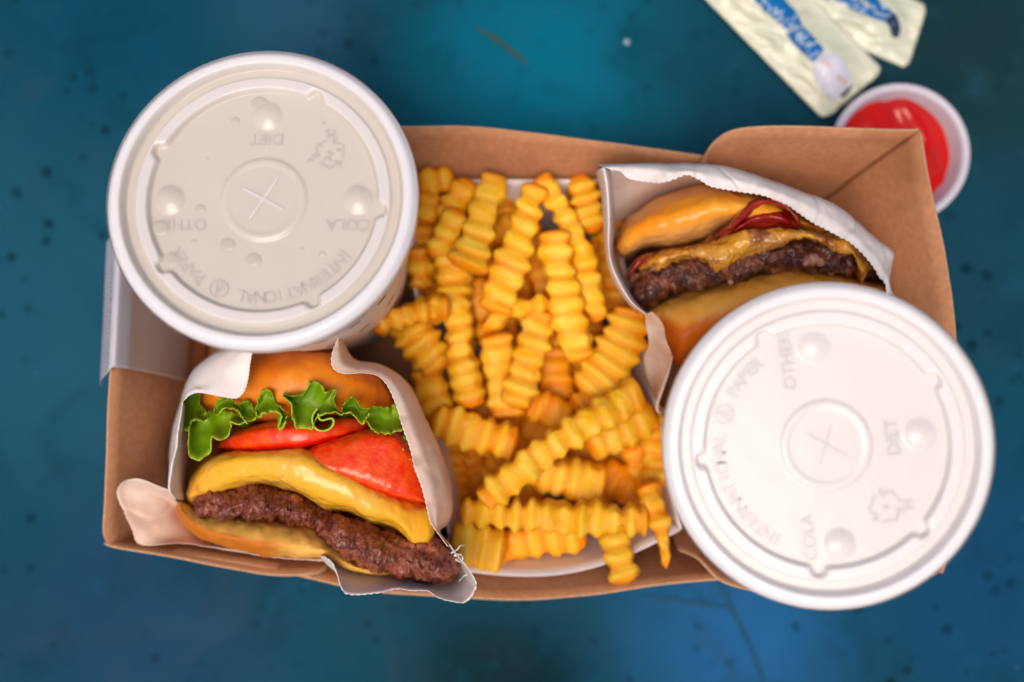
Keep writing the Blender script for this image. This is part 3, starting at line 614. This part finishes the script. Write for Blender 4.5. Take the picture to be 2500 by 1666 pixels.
sheet("paper_panel", [[(1574, 768, .078), (1581, 810, .076), (1583, 845, .070), (1572, 876, .058), (1580, 930, .045), (1600, 978, .040)],
                      [(1590, 762, .080), (1602, 800, .079), (1606, 850, .076), (1600, 885, .064), (1600, 940, .055), (1606, 990, .055)],
                      [(1600, 764, .079), (1622, 798, .080), (1628, 835, .080), (1640, 870, .078), (1632, 905, .074), (1616, 955, .072), (1604, 985, .070), (1612, 1010, .068), (1630, 1002, .066)]], PAPER_G, w2, nu=70, nv=16, wr=[(.0012, 80)])
P = catmull([(1640, 868, .079), (1632, 905, .076), (1617, 950, .075), (1605, 985, .074), (1606, 1003, .073), (1615, 1009, .072), (1628, 1004, .070), (1636, 990, .066)], 40); V = []
for i in range(40):
    for j in range(6):
        a = j/6*2*math.pi; V.append(at(P[i][0]+5*math.cos(a), P[i][1]+2*math.sin(a), P[i][2]+.0012*math.sin(a)))
obj("rolled_edge", V, grid_faces(40, 6, True), PAPER_G, w2)

# ------------------------------------------------------------------ fries in their paper boat
boat = thing("fry_boat", at(1330, 900, .003), "white paper boat under the heap of crinkle cut fries", "food boat")
RIM = [(985, 442), (1468, 440), (1662, 1292), (1110, 1390)]
zb = .036
ctr = np.array(at(1310, 900, .0)[:2])
def boat_wall(a, b, bulge, ry):
    n = 40; rim = []
    for i in range(n):
        t = i/(n-1); rim.append((a[0]*(1-t)+b[0]*t+bulge[0]*math.sin(math.pi*t), a[1]*(1-t)+b[1]*t+bulge[1]*math.sin(math.pi*t)))
    V = []; nv = 10
    for i in range(n):
        top_ = np.array(at(rim[i][0], rim[i][1], zb+.017*sst(900, 1380, rim[i][1])+ry*math.sin(i*.35)*.001)); foot = np.array([*(ctr+(np.array(at(rim[i][0], rim[i][1], zb)[:2])-ctr)*.76), .0035])
        for j in range(nv):
            t = j/(nv-1); V.append(foot*(1-t)+top_*t)
    F = grid_faces(n, nv); N = normals(V, F)
    if N[:, 2].mean() < 0: F = [f[::-1] for f in F]
    o = obj("boat_wall", V, F, BOAT, boat); m = o.modifiers.new("thickness", 'SOLIDIFY'); m.thickness = .0005; m.offset = -1
boat_wall(RIM[0], RIM[1], (0, 0), 0); boat_wall(RIM[1], RIM[2], (12, 0), 1); boat_wall(RIM[2], RIM[3], (10, 55), 1); boat_wall(RIM[3], RIM[0], (-8, 0), 1)
V = [(*(ctr+(np.array(at(x, y, zb)[:2])-ctr)*.78), .0034) for x, y in RIM]
obj("boat_base", V, [(0, 3, 2, 1)], BOAT, boat, smooth=False)

FRIES = "crinkle cut fries in the boat"
def fry(p0, p1, wpx, z0, z1, label, mid=(0, 0), zm=0, th=.0098, lam=.0057, amp=.11, twist=0, tip=(1, 1), brown=0.0, skew=None, ns_=8):
    a = np.array(at(p0[0], p0[1], z0)); b = np.array(at(p1[0], p1[1], z1))
    c = np.array(at((p0[0]+p1[0])/2+2*mid[0], (p0[1]+p1[1])/2+2*mid[1], (z0+z1)/2+2*zm))
    Ln = np.linalg.norm(c-a)*.5+np.linalg.norm(b-c)*.5+np.linalg.norm(b-a)*.0
    Ln = max(np.linalg.norm(b-a), Ln); wd = wpx*K*(CAM_H-(z0+z1)/2)/2
    rf = random.Random(int(p0[0]*7+p0[1]*13+p1[0])); ridges = max(2, round(Ln/lam)); ns = ridges*ns_+1; nc = 22; ph = rf.random()*6.28; sk = rf.uniform(-.9, .9) if skew is None else skew
    seed = rf.random()*50; trap = rf.uniform(-.16, .16); lamj = rf.uniform(.85, 1.2); ridges = max(2, round(ridges/lamj)); V = []; M = []
    for i in range(-3, ns+3):
        u = min(max(i/(ns-1), 0), 1); cap = 1.0; ext = 0
        if i < 0: cap = (.0, .55, .85)[i+3]; ext = -(-i)*.0007
        if i >= ns: cap = (.85, .55, .0)[i-ns]; ext = (i-ns+1)*.0007
        p = a*(1-u)**2+2*c*u*(1-u)+b*u*u
        T = 2*(1-u)*(c-a)+2*u*(b-c); T /= np.linalg.norm(T)
        p = p+T*ext
        S = np.cross(T, [0, 0, 1.0]); S /= np.linalg.norm(S); N = np.cross(S, T)
        ct, st = math.cos(twist), math.sin(twist); S, N = S*ct+N*st, N*ct-S*st
        tp = tip[0]*(1-u)+tip[1]*u if tip != (1, 1) else 1
        tp = tp*(1+.16*mn.noise(Vector((u*Ln*38, seed, 11))))*(1-.10*(max(0, .12-u)/.12)**2-.10*(max(0, u-.88)/.12)**2)
        for j in range(nc):
            th_ = 2*math.pi*j/nc; cc, ss = math.cos(th_), math.sin(th_)
            la = math.copysign(abs(cc)**.55, cc); ve = math.copysign(abs(ss)**.55, ss)
            wv = 2*math.pi*ridges*u+ph+sk*la; s_ = math.sin(wv+.8*mn.noise(Vector((u*4, seed, 0)))); s_ = s_*(.85+.9*mn.noise(Vector((u*ridges*.7, seed, 3))))
            k = (1+amp*s_)*cap*tp
            off = S*la*wd*(1+trap*ve)*(1+amp*1.05*s_)*cap*tp+N*ve*th/2*(1+amp*.85*s_)*cap*tp
            q = p+off; d = (fbm(q+seed, 105, 2)*.0019+fbm(q+seed, 420, 2)*.0007)*cap
            V.append(q+off/np.linalg.norm(off+1e-9)*d)
            e = (abs(la)*abs(ve))**2.5
            M.append(min(1, brown+.45*(1-min(1, cap))+.12+.50*max(0, -s_)+.34*e+.5*max(0, .07-u)/.07+.5*max(0, u-.93)/.07+.45*max(0, mn.noise(Vector(q*80+seed)))))  # groove orange paints shadow between pale ridge highlights; ends and corners browned
    n = ns+6; F = grid_faces(n, nc, True)
    o = obj("fry", V, F, FRY, attrs={"mask": M}); return tag(o, label, "fry", FRIES)

fry((1208, 436), (1139, 650), 84, .040, .047, "broad pale fry slanting down from the far wall, left of the bare rim", mid=(4, 4), tip=(.72, 1.05), skew=.2)
fry((1306, 462), (1212, 755), 72, .043, .046, "long straight fry slanting left, just right of the bare white rim", mid=(0, 4), tip=(.8, 1.05))
fry((1322, 440), (1456, 775), 66, .040, .044, "long thin fry with orange far tip curving down beside the bacon burger paper", mid=(22, -8), skew=.9, tip=(.9, .85))
fry((1352, 575), (1418, 872), 78, .046, .050, "deeply notched pale fry in the middle of the heap", mid=(-8, 0), skew=.7)
fry((1408, 440), (1448, 560), 62, .034, .036, "olive tinted fry end against the far right rim of the boat", brown=.1)
fry((1100, 585), (1150, 985), 72, .038, .043, "longest upright fry, left of centre, notched along both sides", mid=(-8, 0), skew=-.2)
fry((925, 803), (1088, 752), 62, .052, .049, "orange fry tip poking out towards the left cup", mid=(0, -12), tip=(.55, 1.1), brown=.25, th=.012)
fry((992, 782), (1062, 900), 100, .042, .044, "wide stubby golden fry just below the orange tip by the left cup", skew=-.8, tip=(1, .85), brown=.1)
fry((1036, 905), (1086, 1032), 84, .034, .037, "short orange fry beside the right edge of the burger paper", skew=.3, brown=.15)
fry((1062, 1030), (1252, 1082), 98, .043, .044, "flat wide fry lying crosswise right of the tomato burger", skew=.3, th=.012, tip=(.85, .9))
fry((1186, 800), (1345, 742), 40, .044, .047, "thin curled fry scrap with bright nubs at the centre of the heap", mid=(0, -14), amp=.35, brown=.1, lam=.0075)
fry((1322, 768), (1258, 985), 80, .044, .046, "short thick fry slanting left below the curled scrap", skew=.3, tip=(.9, .95))
fry((1214, 820), (1236, 1010), 74, .036, .034, "fry half covered between the longest fry and the short thick one", brown=.08)
fry((1352, 850), (1360, 985), 76, .026, .026, "dark orange fry sunk in the gap below the notched pale fry", brown=.55)
fry((1545, 762), (1430, 955), 104, .043, .040, "wide ridged olive gold fry beside the twisted paper corner", mid=(16, 6), skew=.1, amp=.13)
fry((1556, 962), (1186, 1222), 84, .050, .058, "big pale fry lying diagonally on top of the near half", mid=(-6, -14), zm=.002, skew=.5, tip=(1.0, .85), amp=.14)
fry((1136, 1248), (1572, 1272), 80, .052, .054, "long sawtoothed fry lying level across the near end", mid=(0, 4), amp=.22, skew=0, tip=(.85, 1.05))
fry((1296, 1150), (1462, 1188), 108, .043, .040, "blunt wedge shaped fry under the diagonal fry", skew=.1, amp=.07, tip=(.75, 1.05), th=.012)
fry((1440, 1085), (1590, 1010), 104, .040, .038, "golden fry with a pointed corner right of the diagonal fry", skew=.8, tip=(.85, 1), th=.012)
fry((1592, 1010), (1596, 1180), 64, .034, .036, "fry on the right edge nearest the white lid", brown=.15, skew=.5)
fry((1582, 1190), (1625, 1375), 58, .048, .056, "fry with a burnt pointed tip hanging out at the near right corner", brown=.25, tip=(1.1, .45), mid=(6, 0))
fry((1108, 1322), (1225, 1342), 104, .050, .050, "chunky square ended fry beside the torn paper corner", skew=-.3, th=.014, amp=.12, tip=(1, .95))
fry((1200, 1335), (1420, 1300), 76, .040, .042, "shaded fry beneath the long level fry at the near end", brown=.3)
fry((1496, 1290), (1528, 1412), 66, .053, .059, "short fry hanging over the near lip of the boat", skew=.2, mid=(-4, 0))
fry((1026, 446), (1098, 440), 58, .038, .036, "fry end lying level at the far left corner of the boat", brown=.15)
fry((1046, 468), (1040, 535), 58, .034, .032, "fry end directly below the level one at the far left corner", brown=.25)
fry((1142, 448), (1096, 540), 62, .037, .036, "orange ended fry between the far left corner and the broad pale fry", brown=.25)
fry((1116, 520), (1068, 620), 64, .042, .040, "small pale fry with one bright end right of the left lid", brown=.02)
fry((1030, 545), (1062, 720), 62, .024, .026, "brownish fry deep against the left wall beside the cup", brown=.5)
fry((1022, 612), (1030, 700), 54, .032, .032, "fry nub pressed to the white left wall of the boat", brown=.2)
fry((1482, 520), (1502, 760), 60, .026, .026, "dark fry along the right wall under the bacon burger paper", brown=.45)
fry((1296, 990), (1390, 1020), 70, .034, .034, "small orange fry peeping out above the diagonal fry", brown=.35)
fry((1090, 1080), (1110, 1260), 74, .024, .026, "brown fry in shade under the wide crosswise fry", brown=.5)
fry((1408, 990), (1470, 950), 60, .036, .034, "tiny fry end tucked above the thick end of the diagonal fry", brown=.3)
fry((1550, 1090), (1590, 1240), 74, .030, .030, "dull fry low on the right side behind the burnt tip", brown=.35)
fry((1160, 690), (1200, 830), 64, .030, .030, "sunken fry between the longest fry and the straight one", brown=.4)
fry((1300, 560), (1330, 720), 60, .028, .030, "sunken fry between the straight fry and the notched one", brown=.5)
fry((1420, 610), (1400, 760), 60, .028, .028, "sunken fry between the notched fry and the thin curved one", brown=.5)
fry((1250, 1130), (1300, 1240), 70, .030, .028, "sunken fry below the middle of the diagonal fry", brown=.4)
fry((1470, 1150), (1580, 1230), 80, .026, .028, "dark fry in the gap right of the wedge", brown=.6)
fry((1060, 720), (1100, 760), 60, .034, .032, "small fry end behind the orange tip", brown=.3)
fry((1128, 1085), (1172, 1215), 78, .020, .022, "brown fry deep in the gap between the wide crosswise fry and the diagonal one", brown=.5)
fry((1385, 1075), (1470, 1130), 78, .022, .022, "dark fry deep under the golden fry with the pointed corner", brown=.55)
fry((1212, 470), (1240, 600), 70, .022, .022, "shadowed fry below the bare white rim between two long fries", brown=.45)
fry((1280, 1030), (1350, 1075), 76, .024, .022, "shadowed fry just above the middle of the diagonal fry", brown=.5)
# the hidden lower layer of the heap
WHERE = {2: "sunken fry seen below the bare white rim at the heap's far end", 8: "sunken fry between the broad pale fry and the long straight one", 14: "sunken fry showing between the curled scrap and the notched fry",
         17: "sunken fry under the thin curved fry's near tip", 26: "sunken fry between the short thick fry and the wide crosswise fry", 30: "sunken fry right of the wide crosswise fry's lower end",
         31: "sunken fry touching the upper side of the diagonal fry near its middle", 34: "sunken fry left of the diagonal fry's lower end", 37: "sunken fry between the wedge and the right edge of the boat"}
LOW = "fry buried deep in the heap, seen only through the gaps"
rnd = random.Random(3)
SKIP = {0, 1, 3, 6, 7, 12, 13, 18, 20, 29, 32, 33, 36, 38, 39, 40, 43, 44, 45}           # wholly hidden by others
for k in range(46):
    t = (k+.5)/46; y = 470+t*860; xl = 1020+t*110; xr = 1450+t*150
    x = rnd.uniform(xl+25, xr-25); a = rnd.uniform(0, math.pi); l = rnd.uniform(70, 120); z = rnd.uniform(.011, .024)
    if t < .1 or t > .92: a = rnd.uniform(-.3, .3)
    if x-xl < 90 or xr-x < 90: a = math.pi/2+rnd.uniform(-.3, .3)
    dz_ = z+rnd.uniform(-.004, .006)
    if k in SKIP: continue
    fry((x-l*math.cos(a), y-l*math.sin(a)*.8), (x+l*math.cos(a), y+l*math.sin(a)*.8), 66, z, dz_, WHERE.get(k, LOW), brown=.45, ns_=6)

# ------------------------------------------------------------------ ketchup cup
kc = thing("ketchup_cup", at(2199, 374, 0)[:2]+(.0,), "small clear plastic portion cup of ketchup behind the tray's far right corner", "sauce cup")
zk = .020; c = at(2199, 374, zk); kc.location = (c[0], c[1], 0); rk = 172*K*(CAM_H-zk)
V, F = lathe([(1e-4, .0012), (rk*.70, .0012), (rk*.74, .003), (rk*.86, zk*.75), (rk*.885, zk-.0012), (rk*.90, zk-.0003), (rk*.95, zk), (rk*.995, zk-.0004), (rk, zk-.0016), (rk*.96, zk-.0022), (rk*.91, zk-.0022), (rk*.885, zk*.75), (rk*.765, .002), (rk*.72, .0003), (1e-4, .0003)], 96)
obj("plastic_cup", V, F, PORTION, kc, local=True)
V = []; nr = 24; na = 72
for i in range(nr):
    for j in range(na):
        f = i/(nr-1); a = 2*math.pi*j/na; x, y = f*math.cos(a), f*math.sin(a)
        z = .0148+.0018*fbm((x*1.6, y*1.6, .3), 1.0, 2)+.0026*math.exp(-((x-.40)**2/.05+(y+.15)**2/.2))-.0012*math.exp(-((x+.1)**2/.06+(y-.3)**2/.1))+.0030*math.exp(-((.55*x+.83*y-.05-.18*math.sin(3*x))/.11)**2)*(1-f**3)-.0022*math.exp(-((x+.55*y-.42)/.12)**2)-.0030*f**4
        rr = rk*(.785+.12*z/zk)*(1+.02*f*math.sin(2*a+1)+.012*f*math.sin(5*a)); V.append((x*rr, y*rr, z))
obj("ketchup", V, grid_faces(nr, na, True), KETCHUP, kc, local=True)

# ------------------------------------------------------------------ condiment sachets
def sachet(label, A, B, d, length, zb_, zt_, band, lettering, extra):
    A = np.array(A, float); B = np.array(B, float); d = np.array(d, float)
    o0 = at((A[0]+B[0])/2+d[0]*length/2, (A[1]+B[1])/2+d[1]*length/2, zb_)
    s = thing("condiment_sachet", o0, label, "sachet", "condiment sachets")
    def P(u, v): return A+(B-A)*u+d*length*v
    def zz(u, v):
        ed = min(u, 1-u)*2; ev = min(v*length, (1-v)*length)/60
        return zb_+(zt_-zb_)*sst(.12, .85, ed)*sst(.25, 1.1, ev)+(.0008*mn.noise(Vector((u*6, v*14, zb_*100)))+.0011*max(0, 1-5*abs(mn.noise(Vector((u*5+v*3, v*9, zb_*300))))))*sst(0, .3, ed)+.00022*math.sin(v*length/5)*sst(.22, .05, ev)
    nu, nv = 28, 70
    for nm, sg in (("pouch", 1),):
        V = []
        for i in range(nu):
            for j in range(nv):
                u, v = i/(nu-1), j/(nv-1)
                rc = .10                                         # rounded corners
                uu = u; ev = v*length/np.linalg.norm(B-A); evb = (1-v)*length/np.linalg.norm(B-A); e = min(ev, evb)
                if e < rc: k = rc-math.sqrt(max(0, rc*rc-(rc-e)**2)); uu = k+(1-2*k)*u
                p = P(uu, v); V.append(at(p[0], p[1], zz(u, v)))
        F = grid_faces(nu, nv)
        if normals(V, F)[:, 2].mean() < 0: F = [f[::-1] for f in F]
        o = obj("pouch", V, F, SACHET, s); m = o.modifiers.new("thickness", 'SOLIDIFY'); m.thickness = .0012; m.offset = -1
    AB = B-A; LAB = AB@AB; LD = length
    def uvof(p):
        q = np.array(p)-A; return (q@AB)/LAB, (q@d)/LD
    def patch(name, up, lo, m, lift, n=30, k=8):
        U = catmull(up, n); L = catmull(lo, n); V = []
        for i in range(n):
            for j in range(k):
                t = j/(k-1); p = U[i]*(1-t)+L[i]*t; u, v = uvof(p)
                V.append(at(p[0], p[1], zz(min(max(u, 0), 1), min(max(v, 0), 1))+lift*(.35+.65*math.sin(math.pi*t)*min(1, 6*i/n+.1, 6*(n-1-i)/n+.1))))
        F = grid_faces(n, k)
        if normals(V, F)[:, 2].mean() < 0: F = [f[::-1] for f in F]
        return obj(name, V, F, m, s)
    for a in band+extra: patch(*a)
    parts = []; rs = random.Random(len(lettering))
    for x, y, size, ang in lettering:
        u, v = uvof((x, y)); cx, cy, cz = at(x, y, zz(min(max(u, 0), 1), min(max(v, 0), 1))+.0032); c, q = math.cos(ang), math.sin(ang)
        for k in range(rs.choice((2, 3))):
            p0 = (rs.uniform(-.4, .4)*size, rs.uniform(-.5, .5)*size); p1 = (p0[0]+rs.uniform(-.3, .3)*size, p0[1]+rs.choice((-1, 1))*rs.uniform(.4, .8)*size)
            V, F = ribbon2d([(cx+p[0]*c-p[1]*q, cy+p[0]*q+p[1]*c) for p in (p0, p1)], size*.11, cz); parts.append((V, F))
    if parts:
        V, F = join(parts); o = obj("printed_lettering", V, F, WHITEINK, s, smooth=False); o["kind"] = "stuff"
    return s
ang1 = R(-47)
let1 = [(1872+i*11, -4+i*11.5, .0034+.0012*(i % 3 == 1), ang1) for i in range(7)]+[(1950+i*10, 86+i*11, .0040, ang1) for i in range(5)]
ang2 = R(-25)
let2 = [(2082+i*13, -3+i*6, .0038, ang2) for i in range(6)]
sachet("cream sachet with blue band reaching into the frame's top, lying under the other sachet", (2216, 168), (2265, 14), (-.919, -.394), 520, .0008, .0045,
       [("blue_band", [(1900, -130), (2050, -45), (2150, 0), (2192, 44)], [(1880, -60), (2029, 2), (2110, 36), (2164, 54)], BLUE, .0018)], let2,
       [("navy_tip", [(2160, 36), (2188, 36), (2198, 70), (2194, 92)], [(2166, 58), (2174, 70), (2178, 88), (2186, 92)], NAVY, .0016)])
sachet("cream sachet with blue band and silver crumpled end, its corner touching the ketchup cup", (2013, 294), (2158, 172), (-.70, -.714), 620, .0048, .0085,
       [("blue_band", [(1700, -150), (1842, 2), (1882, 42), (1917, 76)], [(1790, -150), (1917, 0), (1940, 24), (1960, 62)], BLUE, .0022),
        ("blue_band", [(1918, 80), (1938, 108), (1962, 132), (1986, 152)], [(1962, 66), (1980, 84), (1998, 104), (2012, 120)], BLUE, .0022)], let1,
       [("silver_print", [(1976, 156), (1988, 190), (2006, 225), (2034, 250)], [(2016, 128), (2050, 140), (2075, 180), (2080, 204)], SILVER, .0022),
        ("peach_print", [(2004, 150), (2016, 160), (2030, 172)], [(2012, 142), (2024, 152), (2036, 164)], BRONZE, .0034),
        ("peach_print", [(2038, 190), (2050, 200), (2062, 208)], [(2048, 180), (2060, 190), (2070, 200)], BRONZE, .0034),
        ("navy_tip", [(2050, 232), (2062, 222), (2078, 208)], [(2056, 240), (2072, 226), (2084, 206)], NAVY, .0016)])
